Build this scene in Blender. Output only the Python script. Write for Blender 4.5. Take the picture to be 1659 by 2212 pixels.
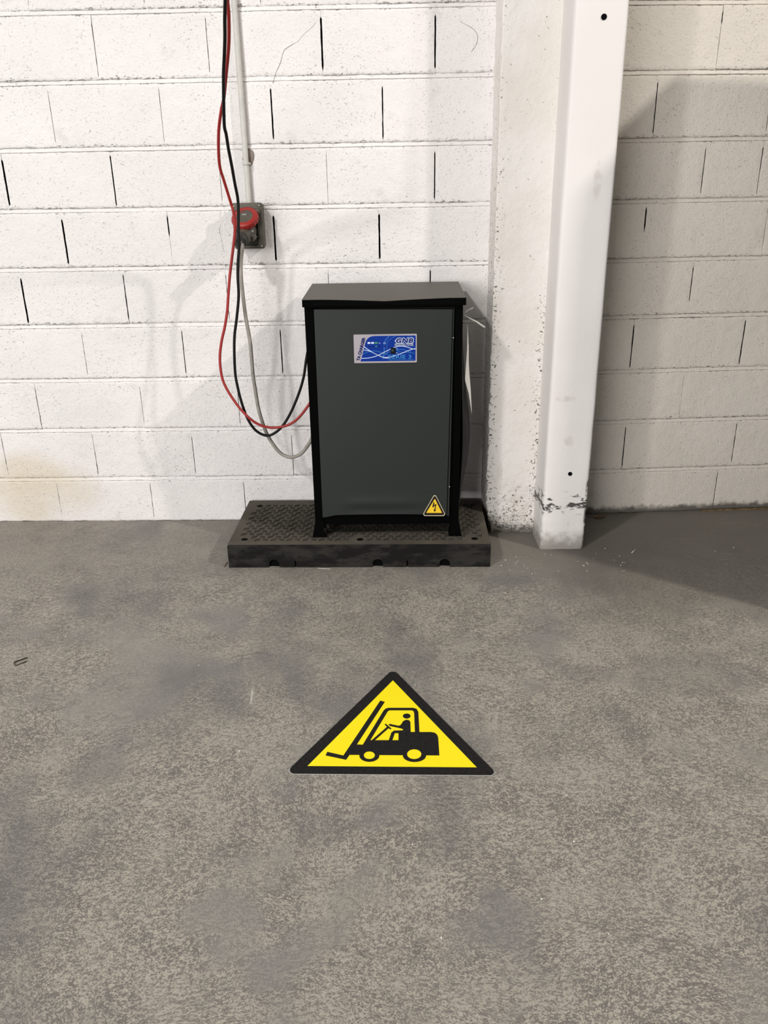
import bpy, bmesh, math, random, json
from mathutils import Vector, Matrix, noise
random.seed(7)
for o in list(bpy.data.objects): bpy.data.objects.remove(o)
SC = bpy.context.scene
COL = SC.collection
# measured data in metres: camera frame, outlines of the printed marks, cable runs, joints
D = json.loads('''{"cam":{"h":1.3081878459607117,"r":[0.999859,-0.006266,-0.015609],
"u":[0.01682,0.37249,0.927884],
"f":[0.0,0.928015,-0.372542],
"lens":1724.2363244334347},"sign":{"outer":[[-0.2406,-0.2056],[-0.24,-0.1982],[-0.2364,-0.1908],[0.0073,0.2134],[0.0133,0.2175],[0.0246,0.2171],[0.0301,0.2113],[0.2542,-0.2155],[0.2558,-0.223],[0.2535,-0.2302],[0.2469,-0.2354],[-0.2303,-0.2182],[-0.2374,-0.2141]],
"yellow":[[0.0174,0.1722],[-0.1983,-0.1912],[0.2156,-0.2066]],
"body":[[-0.019,0.0742],[-0.0066,0.0682],[-0.0793,-0.1129],[-0.064,-0.1143],[-0.0573,-0.0965],[0.0805,-0.1002],[0.0821,-0.0668],[0.1123,-0.0676],[0.1228,-0.0712],[0.1279,-0.0798],[0.1296,-0.091],[0.1278,-0.1607],[-0.0965,-0.1528],[-0.1043,-0.1712],[-0.1563,-0.1534],[-0.153,-0.1398],[-0.1118,-0.155]],
"driver":[[0.0024,-0.0981],[0.0099,-0.0665],[0.0164,-0.0593],[0.04,-0.0588],[0.0401,-0.0537],[0.0345,-0.0501],[0.0053,-0.0389],[0.0024,-0.0342],[0.0061,-0.0308],[0.0294,-0.0396],[0.0349,-0.0351],[0.0418,-0.0195],[0.05,-0.0138],[0.0579,-0.017],[0.0605,-0.0247],[0.0597,-0.0662],[0.0821,-0.0668],[0.0805,-0.1002],[0.0273,-0.0988],[0.028,-0.0698],[0.0184,-0.0696],[0.0115,-0.0983]],
"column":[[-0.0411,-0.0964],[-0.0327,-0.0966],[0.003,-0.0481],[-0.0013,-0.0422]],
"wheel":[[-0.0048,-0.0294],[0.0098,-0.0506],[0.0065,-0.0539],[-0.0077,-0.0334]],
"cage":[[-0.0573,-0.0965],[-0.0098,0.0295],[-0.0042,0.0374],[0.0033,0.0403],[0.0703,0.0384],[0.0794,0.0338],[0.0836,0.0196],[0.0825,-0.0668],[0.0708,-0.0665],[0.0723,0.015],[0.0708,0.0236],[0.0662,0.0274],[0.0061,0.0291],[0.0013,0.0249],[-0.0018,0.017],[-0.045,-0.0968]],
"head":[[0.0619,0.002],[0.0616,-0.0004],[0.0607,-0.0027],[0.0594,-0.0047],[0.0577,-0.0063],[0.0558,-0.0075],[0.0536,-0.0083],[0.0513,-0.0085],[0.049,-0.0082],[0.0469,-0.0073],[0.045,-0.006],[0.0434,-0.0042],[0.0423,-0.0022],[0.0416,0.0001],[0.0414,0.0026],[0.0417,0.005],[0.0425,0.0072],[0.0438,0.0093],[0.0455,0.0109],[0.0475,0.0122],[0.0497,0.0129],[0.052,0.0131],[0.0543,0.0128],[0.0564,0.0119],[0.0583,0.0106],[0.0599,0.0088],[0.0611,0.0067],[0.0617,0.0044]],
"tyre_a":[[-0.0219,-0.1579],[-0.0225,-0.163],[-0.0243,-0.1679],[-0.0273,-0.1722],[-0.0312,-0.1758],[-0.0359,-0.1784],[-0.0411,-0.1799],[-0.0466,-0.1804],[-0.052,-0.1797],[-0.0573,-0.1778],[-0.062,-0.175],[-0.066,-0.1712],[-0.0691,-0.1668],[-0.071,-0.1618],[-0.0717,-0.1566],[-0.0712,-0.1514],[-0.0695,-0.1464],[-0.0666,-0.142],[-0.0627,-0.1384],[-0.058,-0.1356],[-0.0527,-0.134],[-0.0471,-0.1336],[-0.0414,-0.1343],[-0.0361,-0.1362],[-0.0313,-0.1392],[-0.0273,-0.143],[-0.0243,-0.1476],[-0.0225,-0.1526]],
"hub_a":[[-0.0331,-0.1565],[-0.0335,-0.1596],[-0.0345,-0.1626],[-0.0361,-0.1652],[-0.0382,-0.1673],[-0.0408,-0.1689],[-0.0436,-0.1699],[-0.0467,-0.1701],[-0.0497,-0.1697],[-0.0526,-0.1686],[-0.0552,-0.1669],[-0.0574,-0.1646],[-0.059,-0.162],[-0.0601,-0.159],[-0.0605,-0.1558],[-0.0602,-0.1527],[-0.0592,-0.1497],[-0.0576,-0.1471],[-0.0555,-0.1449],[-0.0529,-0.1433],[-0.05,-0.1423],[-0.047,-0.142],[-0.0439,-0.1425],[-0.041,-0.1436],[-0.0384,-0.1454],[-0.0362,-0.1477],[-0.0345,-0.1504],[-0.0335,-0.1534]],
"tyre_b":[[0.0947,-0.1608],[0.0937,-0.1661],[0.0913,-0.1711],[0.0876,-0.1755],[0.0829,-0.1791],[0.0773,-0.1817],[0.0712,-0.1833],[0.0648,-0.1837],[0.0584,-0.183],[0.0524,-0.1811],[0.0471,-0.1781],[0.0427,-0.1743],[0.0394,-0.1697],[0.0374,-0.1647],[0.0368,-0.1594],[0.0377,-0.1541],[0.04,-0.149],[0.0436,-0.1445],[0.0483,-0.1408],[0.054,-0.1381],[0.0602,-0.1364],[0.0668,-0.136],[0.0733,-0.1368],[0.0794,-0.1387],[0.0848,-0.1418],[0.0892,-0.1457],[0.0924,-0.1504],[0.0943,-0.1555]],
"hub_b":[[0.0831,-0.1553],[0.0824,-0.1594],[0.0809,-0.1632],[0.0787,-0.1666],[0.0757,-0.1693],[0.0723,-0.1714],[0.0685,-0.1726],[0.0646,-0.173],[0.0607,-0.1724],[0.057,-0.171],[0.0537,-0.1688],[0.051,-0.1659],[0.049,-0.1624],[0.0479,-0.1585],[0.0475,-0.1544],[0.0481,-0.1504],[0.0496,-0.1465],[0.0518,-0.1431],[0.0548,-0.1402],[0.0582,-0.1381],[0.0621,-0.1368],[0.0661,-0.1365],[0.07,-0.1371],[0.0738,-0.1385],[0.077,-0.1408],[0.0797,-0.1438],[0.0817,-0.1474],[0.0828,-0.1513]]},"red":[[-0.374,2.41,3.4],[-0.374,2.41,3.1],[-0.374,2.41,2.85],[-0.374,2.41,2.65],[-0.374,2.41,2.5],[-0.374,2.41,2.38],[-0.3756,2.4181,2.28],[-0.3775,2.4277,2.2],[-0.3792,2.4361,2.13],[-0.3807,2.4433,2.07],[-0.3819,2.4493,2.02],[-0.3828,2.4541,1.98],[-0.386,2.47,1.8477],[-0.3992,2.5188,1.7948],[-0.4029,2.5431,1.7669],[-0.4135,2.5838,1.7182],[-0.426,2.6203,1.6789],[-0.4424,2.6629,1.6374],[-0.4634,2.7163,1.5822],[-0.4787,2.744,1.5522],[-0.4962,2.7803,1.5117],[-0.5082,2.8125,1.4744],[-0.5199,2.8553,1.4228],[-0.5238,2.8835,1.3875],[-0.5199,2.9117,1.3509],[-0.5104,2.9556,1.2805],[-0.5049,2.9569,1.255],[-0.5025,2.9586,1.2217],[-0.5065,2.9608,1.179],[-0.5168,2.9632,1.1297],[-0.5276,2.9645,1.0812],[-0.5375,2.9625,1.0316],[-0.5478,2.96,0.967],[-0.5551,2.9581,0.9184],[-0.5681,2.956,0.8628],[-0.5852,2.9539,0.8073],[-0.5962,2.9518,0.7511],[-0.5966,2.9494,0.6931],[-0.5872,2.9462,0.649],[-0.5617,2.9425,0.5977],[-0.5286,2.939,0.5489],[-0.4869,2.9361,0.5068],[-0.4435,2.935,0.4865],[-0.3996,2.934,0.4833],[-0.354,2.9332,0.4945],[-0.3155,2.9329,0.521],[-0.2774,2.9321,0.567],[-0.2473,2.93,0.613]],
"black":[[-0.3988,2.38,3.4],[-0.3988,2.38,3.1],[-0.3988,2.38,2.85],[-0.3988,2.38,2.65],[-0.3988,2.38,2.5],[-0.3988,2.38,2.38],[-0.3973,2.3873,2.28],[-0.3954,2.3969,2.2],[-0.3937,2.4053,2.13],[-0.3923,2.4125,2.07],[-0.3911,2.4185,2.02],[-0.3901,2.4233,1.98],[-0.3868,2.44,1.8412],[-0.4005,2.4888,1.7891],[-0.4109,2.5212,1.7522],[-0.4198,2.5537,1.7136],[-0.4316,2.5909,1.6749],[-0.4455,2.6349,1.634],[-0.4573,2.6789,1.5908],[-0.4659,2.7119,1.5568],[-0.4773,2.7601,1.5049],[-0.477,2.78,1.4827],[-0.4795,2.815,1.4425],[-0.4801,2.855,1.3945],[-0.4816,2.8994,1.3387],[-0.4815,2.9294,1.2995],[-0.4826,2.9365,1.2625],[-0.4881,2.9396,1.2025],[-0.493,2.9432,1.1305],[-0.5007,2.9453,1.0823],[-0.5055,2.9466,1.0327],[-0.5083,2.9483,0.9677],[-0.523,2.9504,0.8861],[-0.5343,2.9517,0.8346],[-0.541,2.9531,0.7788],[-0.5454,2.955,0.691],[-0.54,2.955,0.6314],[-0.5294,2.955,0.5709],[-0.5114,2.955,0.51],[-0.4852,2.955,0.4669],[-0.4489,2.955,0.4464],[-0.4188,2.955,0.4529],[-0.3833,2.955,0.4816],[-0.3464,2.955,0.5372],[-0.3122,2.95,0.61],[-0.2903,2.945,0.6732],[-0.2782,2.9397,0.7327],[-0.2623,2.9345,0.8011],[-0.2377,2.93,0.8843]],
"grey":[[-0.4878,3.015,1.1543],[-0.4897,3.0129,1.1371],[-0.4945,3.01,1.1137],[-0.4998,3.0039,1.0777],[-0.5017,2.9956,1.0287],[-0.4993,2.9889,0.9628],[-0.4943,2.9861,0.8804],[-0.4859,2.9835,0.8006],[-0.4844,2.9811,0.7263],[-0.4836,2.9796,0.6672],[-0.4797,2.979,0.6249],[-0.4717,2.9777,0.5416],[-0.451,2.9765,0.4564],[-0.4248,2.9758,0.4022],[-0.3954,2.9662,0.3689],[-0.3572,2.957,0.3569],[-0.3172,2.9481,0.3733],[-0.284,2.9392,0.4146],[-0.2501,2.93,0.4791]],
"cracks":[[[-0.6159,1.9061],[-0.6162,1.865],[-0.6252,1.8445],[-0.6635,1.8173],[-0.6806,1.7995],[-0.7139,1.7832],[-0.7342,1.7694],[-0.7478,1.7341],[-0.7681,1.6986],[-0.7782,1.6698]],[[-0.127,1.8492],[-0.0948,1.8348],[-0.0706,1.8205],[-0.0588,1.7995],[-0.0645,1.7744],[-0.0801,1.755]],[[-1.0028,1.2514],[-1.0085,1.2271],[-1.0013,1.2106],[-1.0141,1.1862],[-1.0101,1.153],[-1.0051,1.1112],[-1.0011,1.0774],[-1.0039,1.0264],[-1.0039,0.966]]],
"jl":{"8":[[-1.3966,1.5],[-1.0001,2],[-0.6003,6],[-0.206,5]],
"7":[[-1.5854,1.5],[-1.1877,1.2],[-0.789,5],[-0.3919,4]],
"6":[[-1.7947,6],[-1.3927,4],[-0.9948,1.5],[-0.6001,1],[-0.2042,4]],
"5":[[-1.607,6],[-1.2065,4],[-0.8074,6],[-0.411,6],[-0.0156,9]],
"4":[[-1.8029,6],[-1.4029,3],[-0.6102,2],[-0.2182,4]],
"3":[[-1.5995,2],[-1.1996,3],[-0.8088,4]],
"2":[[-1.8252,1.5],[-1.3956,2],[-0.9977,2]],
"1":[[-1.6211,2],[-1.2053,2.5],[-0.7898,2]]},"zj":[0,0.1925,0.4074,0.6172,0.8332,1.0485,1.2598,1.4675,1.6845,1.898,2.11,2.322,2.534]}''')

# ------------------------------------------------------------------ camera
cam = bpy.data.cameras.new('camera'); camo = bpy.data.objects.new('camera', cam); COL.objects.link(camo)
r, u, f = [Vector(D['cam'][k]) for k in 'ruf']
m = Matrix((r, u, -f)).transposed().to_4x4(); m.translation = Vector((0, 0, D['cam']['h']))
camo.matrix_world = m
cam.sensor_fit = 'VERTICAL'; cam.sensor_height = 24.0
cam.lens = D['cam']['lens'] / 2212 * 24.0
cam.clip_start = .05
SC.camera = camo
# ------------------------------------------------------------------ light
W = bpy.data.worlds.new('hall'); SC.world = W; W.use_nodes = True
W.node_tree.nodes['Background'].inputs[0].default_value = (1.0, .98, .955, 1)
W.node_tree.nodes['Background'].inputs[1].default_value = .21
def lamp(name, loc, target, size, power, col):
    l = bpy.data.lights.new(name, 'AREA'); l.shape = 'DISK'; l.size = size; l.energy = power; l.color = col
    o = bpy.data.objects.new(name, l); COL.objects.link(o); o.location = loc
    o.rotation_euler = (Vector(target) - Vector(loc)).to_track_quat('-Z', 'Y').to_euler()
lamp('hall_lamp_right', (4.2, 0.0, 4.6), (2.2, 1.7, 0), .17, 225, (1, .95, .89))
lamp('hall_lamp_left', (-2.75, -.95, 4.6), (-1.5, .9, 0), .34, 175, (1, .98, .96))
dl = bpy.data.lights.new('front_fill_light', 'AREA'); dl.shape = 'RECTANGLE'; dl.size = 4.5; dl.size_y = 4; dl.energy = 760; dl.color = (1, .985, .98)  # added frontal fill light; no loading door is known there
dlo = bpy.data.objects.new('front_fill_light', dl); COL.objects.link(dlo); dlo.location = (-4.6, -6.7, 2.2); dlo.rotation_euler = (math.radians(90), 0, math.radians(-28))
VS = SC.view_settings
VS.view_transform = 'Standard'; VS.look = 'None'; VS.gamma = 1; VS.exposure = -0.17; VS.use_curve_mapping = False

# ------------------------------------------------------------------ helpers
LOC = {}                                   # offset of each object inside its root
def tag(o, label=None, cat=None, group=None, kind=None):
    if label: o['label'] = label
    if cat: o['category'] = cat
    if group: o['group'] = group
    if kind: o['kind'] = kind
    return o
def thing(name, loc, label, cat, rz=0, group=None):
    o = bpy.data.objects.new(name, None); COL.objects.link(o); o.location = loc; o.rotation_euler = (0, 0, rz)
    o.empty_display_size = .05; LOC[o] = Vector((0, 0, 0)); return tag(o, label, cat, group)
def mesh(name, vs, fs, mat, parent=None, smooth=False, label=None, centre=True):
    """vertices are given in the frame of the root object"""
    vs = [Vector(v) for v in vs]
    base = LOC[parent] if parent else Vector((0, 0, 0))
    lo = Vector([min(v[i] for v in vs) for i in range(3)]); hi = Vector([max(v[i] for v in vs) for i in range(3)])
    c = (lo + hi) / 2 if centre else base.copy()
    if not parent and centre: c.z = lo.z
    me = bpy.data.meshes.new(name); me.from_pydata([v - c for v in vs], [], fs)
    if isinstance(mat, (list, tuple)):
        for q in mat: me.materials.append(q)
    else: me.materials.append(mat)
    b = bmesh.new(); b.from_mesh(me); bmesh.ops.recalc_face_normals(b, faces=b.faces); b.to_mesh(me); b.free()
    if smooth: me.polygons.foreach_set('use_smooth', [True] * len(me.polygons))
    o = bpy.data.objects.new(name, me); COL.objects.link(o)
    o.parent = parent; o.location = c - base; LOC[o] = c
    if label: o['label'] = label
    return o
def frombm(name, b, mat, parent=None, smooth=False, label=None):
    b.verts.index_update()
    vs = [v.co.copy() for v in b.verts]; fs = [[v.index for v in q.verts] for q in b.faces]; b.free()
    o = mesh(name, vs, fs, mat, parent, smooth, label); return o
def bxbm(b, x0, x1, y0, y1, z0, z1, bev=0, seg=1, M=None):
    t = bmesh.new(); bmesh.ops.create_cube(t, size=1)
    for v in t.verts: v.co = Vector(((x0 + x1) / 2 + v.co.x * (x1 - x0), (y0 + y1) / 2 + v.co.y * (y1 - y0), (z0 + z1) / 2 + v.co.z * (z1 - z0)))
    if bev: bmesh.ops.bevel(t, geom=list(t.edges), offset=bev, segments=seg, profile=.5, affect='EDGES')
    join(b, t, M)
def join(b, t, M=None):
    mp = {}
    for v in t.verts: mp[v] = b.verts.new(M @ v.co if M else v.co)
    for q in t.faces:
        try: b.faces.new([mp[v] for v in q.verts])
        except ValueError: pass
    t.free()
def box(name, x0, x1, y0, y1, z0, z1, mat, parent=None, bev=0, seg=1, label=None, M=None):
    b = bmesh.new(); bxbm(b, x0, x1, y0, y1, z0, z1, bev, seg, M)
    return frombm(name, b, mat, parent, False, label)
def lathe(prof, n=32, M=None, b=None):
    """prof: list of (radius, height) about z"""
    b = b or bmesh.new(); rings = []
    for rr, h in prof:
        if rr < 1e-6: rings.append([b.verts.new((M @ Vector((0, 0, h))) if M else (0, 0, h))])
        else:
            ring = []
            for i in range(n):
                a = 2 * math.pi * i / n; p = Vector((rr * math.cos(a), rr * math.sin(a), h))
                ring.append(b.verts.new(M @ p if M else p))
            rings.append(ring)
    for A, B in zip(rings, rings[1:]):
        for i in range(n):
            j = (i + 1) % n
            if len(A) == 1 and len(B) == 1: continue
            if len(A) == 1: b.faces.new((A[0], B[i], B[j]))
            elif len(B) == 1: b.faces.new((A[i], A[j], B[0]))
            else: b.faces.new((A[i], A[j], B[j], B[i]))
    return b
def axis(origin, d, up=(0, 0, 1)):
    z = Vector(d).normalized(); x = Vector(up).cross(z)
    if x.length < 1e-4: x = Vector((1, 0, 0))
    x.normalize(); y = z.cross(x)
    m = Matrix((x, y, z)).transposed().to_4x4(); m.translation = Vector(origin); return m
def catmull(pts, sub=5):
    P = [Vector(p) for p in pts]; out = []
    for i in range(len(P) - 1):
        a = P[max(i - 1, 0)]; b = P[i]; c = P[i + 1]; d = P[min(i + 2, len(P) - 1)]
        for k in range(sub):
            t = k / sub
            out.append(.5 * ((2 * b) + (c - a) * t + (2 * a - 5 * b + 4 * c - d) * t * t + (3 * b - a - 3 * c + d) * t ** 3))
    out.append(P[-1]); return out
def tubebm(pts, rad, n=10, b=None):
    b = b or bmesh.new(); pts = [Vector(p) for p in pts]
    ring0 = None; t0 = (pts[1] - pts[0]).normalized()
    nrm = t0.orthogonal().normalized(); rings = []
    for i, p in enumerate(pts):
        t = (pts[min(i + 1, len(pts) - 1)] - pts[max(i - 1, 0)]).normalized()
        nrm = (nrm - t * nrm.dot(t)).normalized(); bi = t.cross(nrm)
        rr = rad(i / (len(pts) - 1)) if callable(rad) else rad
        rings.append([b.verts.new(p + (nrm * math.cos(2 * math.pi * k / n) + bi * math.sin(2 * math.pi * k / n)) * rr) for k in range(n)])
    for A, B in zip(rings, rings[1:]):
        for k in range(n): b.faces.new((A[k], A[(k + 1) % n], B[(k + 1) % n], B[k]))
    b.faces.new(rings[0]); b.faces.new(rings[-1][::-1]); return b
def prism(poly, fn, d0, d1, b=None):
    """2D outline lifted by fn(x, y, d) from depth d0 to depth d1"""
    b = b or bmesh.new()
    A = [b.verts.new(fn(x, y, d0)) for x, y in poly]; B = [b.verts.new(fn(x, y, d1)) for x, y in poly]
    fa = b.faces.new(A); fb = b.faces.new(B[::-1]); n = len(A)
    for i in range(n): b.faces.new((A[i], B[i], B[(i + 1) % n], A[(i + 1) % n]))
    b.normal_update(); bmesh.ops.triangulate(b, faces=[fa, fb], ngon_method='EAR_CLIP'); return b
def ribbon(pts, w, fn, d0, d1, b=None):
    P = [Vector((p[0], p[1], 0)) for p in pts]; P = catmull(P, 6); L = []; R = []
    for i, p in enumerate(P):
        t = (P[min(i + 1, len(P) - 1)] - P[max(i - 1, 0)]).normalized(); q = Vector((-t.y, t.x, 0)) * w / 2
        L.append(p + q); R.append(p - q)
    b = b or bmesh.new()
    def vv(p, d): return b.verts.new(fn(p.x, p.y, d))
    Lt = [vv(p, d1) for p in L]; Rt = [vv(p, d1) for p in R]
    Lb = [vv(p, d0) for p in L]; Rb = [vv(p, d0) for p in R]
    for i in range(len(P) - 1):
        b.faces.new((Lt[i], Lt[i + 1], Rt[i + 1], Rt[i])); b.faces.new((Lt[i], Lb[i], Lb[i + 1], Lt[i + 1])); b.faces.new((Rt[i], Rt[i + 1], Rb[i + 1], Rb[i]))
    return b
def textmesh(txt, bold=.0, shear=0.0, space=1.0):
    c = bpy.data.curves.new('lettering', 'FONT'); c.body = txt; c.offset = bold; c.shear = shear; c.space_character = space
    c.resolution_u = 3
    o = bpy.data.objects.new('lettering', c); COL.objects.link(o)
    dg = bpy.context.evaluated_depsgraph_get(); dg.update()
    me = bpy.data.meshes.new_from_object(o.evaluated_get(dg))
    vs = [v.co.copy() for v in me.vertices]; fs = [list(p.vertices) for p in me.polygons]
    bpy.data.objects.remove(o); bpy.data.curves.remove(c); bpy.data.meshes.remove(me)
    lo = [min(v[i] for v in vs) for i in (0, 1)]; hi = [max(v[i] for v in vs) for i in (0, 1)]
    return [((v.x - lo[0]) / (hi[0] - lo[0]), (v.y - lo[1]) / (hi[1] - lo[1])) for v in vs], fs
def sm(a, b, x):
    t = min(1, max(0, (x - a) / (b - a))); return t * t * (3 - 2 * t)
def nz(x, y, z=0, s=1): return noise.noise(Vector((x * s, y * s, z * s)))

# ------------------------------------------------------------------ materials
class NT:
    def __init__(s, name):
        s.m = bpy.data.materials.new(name); s.m.use_nodes = True; s.t = s.m.node_tree; s.b = s.t.nodes['Principled BSDF']
        s.geo = None
    def n(s, ty, **kw):
        q = s.t.nodes.new(ty)
        for k, v in kw.items(): setattr(q, k, v)
        return q
    def lk(s, a, b): s.t.links.new(a, b)
    def val(s, sock, v):
        if hasattr(v, 'is_linked') or hasattr(v, 'links'): s.lk(v, sock)
        else: sock.default_value = v
    def pos(s):
        if not s.geo: s.geo = s.n('ShaderNodeNewGeometry')
        return s.geo.outputs['Position']
    def xyz(s):
        q = s.n('ShaderNodeSeparateXYZ'); s.lk(s.pos(), q.inputs[0]); return q.outputs
    def noise(s, scale, detail=3, rough=.5, vec=None, dist=0):
        q = s.n('ShaderNodeTexNoise'); q.inputs['Scale'].default_value = scale; q.inputs['Detail'].default_value = detail
        q.inputs['Roughness'].default_value = rough; q.inputs['Distortion'].default_value = dist
        s.lk(vec or s.pos(), q.inputs['Vector']); return q.outputs
    def mapping(s, scale=(1, 1, 1), loc=(0, 0, 0), rot=(0, 0, 0), vec=None):
        q = s.n('ShaderNodeMapping'); q.inputs['Scale'].default_value = scale; q.inputs['Location'].default_value = loc; q.inputs['Rotation'].default_value = rot
        s.lk(vec or s.pos(), q.inputs[0]); return q.outputs[0]
    def step(s, v, a, b, lo=0.0, hi=1.0):
        q = s.n('ShaderNodeMapRange'); q.interpolation_type = 'SMOOTHSTEP'
        s.val(q.inputs[0], v); q.inputs[1].default_value = a; q.inputs[2].default_value = b; q.inputs[3].default_value = lo; q.inputs[4].default_value = hi
        return q.outputs[0]
    def math(s, op, a, b=0.0):
        q = s.n('ShaderNodeMath', operation=op); s.val(q.inputs[0], a); s.val(q.inputs[1], b); return q.outputs[0]
    def mul(s, *a):
        r = a[0]
        for x in a[1:]: r = s.math('MULTIPLY', r, x)
        return r
    def mix(s, fac, a, b):
        q = s.n('ShaderNodeMix', data_type='RGBA'); s.val(q.inputs[0], fac)
        for i, v in ((6, a), (7, b)):
            if isinstance(v, tuple): q.inputs[i].default_value = (*v, 1) if len(v) == 3 else v
            else: s.lk(v, q.inputs[i])
        return q.outputs[2]
    def base(s, c):
        if isinstance(c, tuple): s.b.inputs['Base Color'].default_value = (*c, 1)
        else: s.lk(c, s.b.inputs['Base Color'])
    def set(s, rough=.6, spec=.5, metal=0):
        s.val(s.b.inputs['Roughness'], rough); s.b.inputs['Specular IOR Level'].default_value = spec; s.b.inputs['Metallic'].default_value = metal
    def bump(s, h, strength=.3, dist=.002):
        q = s.n('ShaderNodeBump'); q.inputs['Strength'].default_value = strength; q.inputs['Distance'].default_value = dist
        s.lk(h, q.inputs['Height']); s.lk(q.outputs[0], s.b.inputs['Normal'])
def plain(name, col, rough=.5, spec=.5, metal=0, grain=0, gs=200, var=0):
    t = NT(name)
    if var:
        n = t.noise(30, 5); t.base(t.mix(t.step(n[0], .35, .65), tuple(c * (1 - var) for c in col), tuple(min(1, c * (1 + var)) for c in col)))
    else: t.base(col)
    t.set(rough, spec, metal)
    if grain: t.bump(t.noise(gs, 3)[0], grain, .001)
    return t.m

def paint_mat(name, c1, c2, pit=1.0, warm=True):
    t = NT(name)
    c = t.mix(t.step(t.noise(2.3, 4)[0], .35, .65), c1, c2)
    # smudges
    sm_ = t.mul(t.step(t.noise(9, 7, .62)[0], .60, .74), .22 * pit)
    c = t.mix(sm_, c, (.42, .40, .385))
    # small pits with their shade painted dark
    msk = t.step(t.noise(5, 3)[0], .38, .62)
    pits = t.mul(t.step(t.noise(105, 3, .55, t.mapping((1, 1, 1.8), rot=(0, .5, 0)))[0], .66, .71), msk)
    pits2 = t.mul(t.step(t.noise(170, 2)[0], .69, .74), .7)
    p = t.math('MAXIMUM', pits, pits2)
    at = t.n('ShaderNodeAttribute'); at.attribute_name = 'rim_crumb_shade'
    crumb = t.mul(t.step(t.math('ADD', t.noise(70, 5, .65, t.mapping((1, 1, 2.4)))[0], t.mul(at.outputs['Fac'], .22)), .70, .76), t.step(at.outputs['Fac'], .12, .35), t.step(t.noise(8, 3)[0], .38, .6, .25, 1))  # ragged crumbs along the block rims, their crevice shade painted dark
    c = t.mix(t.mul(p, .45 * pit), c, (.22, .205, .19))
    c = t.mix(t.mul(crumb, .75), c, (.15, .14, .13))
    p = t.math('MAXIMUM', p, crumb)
    x, y, z = t.xyz()
    if warm:   # yellowish damp stain low down at the far left
        d = t.math('ADD', t.math('POWER', t.math('MULTIPLY', t.math('ADD', x, 1.50), 1.0), 2.0), t.math('POWER', t.math('MULTIPLY', t.math('ADD', z, -.14), 1.5), 2.0))
        d = t.math('ADD', d, t.math('MULTIPLY', t.noise(4, 4)[0], .12))
        c = t.mix(t.step(d, .16, .05, 0, .75), c, (.62, .54, .40))
    else:      # grimy foot of the wall
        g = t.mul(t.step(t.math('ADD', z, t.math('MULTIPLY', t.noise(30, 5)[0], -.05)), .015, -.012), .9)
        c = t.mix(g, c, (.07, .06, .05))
    t.base(c); t.set(.62, .3)
    h = t.math('ADD', t.mul(t.noise(130, 5, .65)[0], 1.0), t.math('ADD', t.mul(t.noise(28, 4)[0], 1.2), t.mul(p, -1.2)))
    t.bump(h, .75, .0035)
    return t.m
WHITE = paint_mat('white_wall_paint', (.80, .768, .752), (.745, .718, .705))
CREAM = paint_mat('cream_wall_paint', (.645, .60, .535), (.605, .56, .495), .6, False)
MORTAR = plain('dark_mortar', (.035, .032, .03), .95, .1)

def pilaster_mat():
    t = NT('painted_rough_concrete'); x, y, z = t.xyz()
    c = t.mix(t.step(t.noise(4, 4)[0], .35, .65), (.79, .76, .725), (.74, .70, .65))
    edge = t.math('MAXIMUM', t.step(x, .462, .42), t.mul(t.step(x, .555, .60), t.step(z, 1.1, .85)))
    low = t.step(z, .30, .04)
    zone = t.math('MAXIMUM', t.mul(edge, .8), low)
    zone = t.math('MULTIPLY', zone, t.step(z, 1.75, .9, .35, 1.0))
    thr = t.math('ADD', t.noise(84, 5, .6, t.mapping((1, 1, 1.25)), .8)[0], t.mul(zone, .115))
    pits = t.step(thr, .668, .715)
    c = t.mix(t.mul(pits, .88), c, (.05, .045, .04))
    st = t.mul(t.step(t.noise(9, 5, .6, t.mapping((3, 1, .5)))[0], .56, .7), t.step(z, .42, .15), .55)
    c = t.mix(st, c, (.50, .45, .37))
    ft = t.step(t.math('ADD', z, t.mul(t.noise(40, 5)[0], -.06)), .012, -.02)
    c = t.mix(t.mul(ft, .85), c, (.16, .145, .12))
    t.base(c); t.set(.7, .25)
    h = t.math('ADD', t.mul(t.noise(90, 5, .65)[0], 1.0), t.math('ADD', t.mul(pits, -2.2), t.mul(t.noise(22, 4)[0], 1.5)))
    t.bump(h, .55, .004); return t.m
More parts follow.
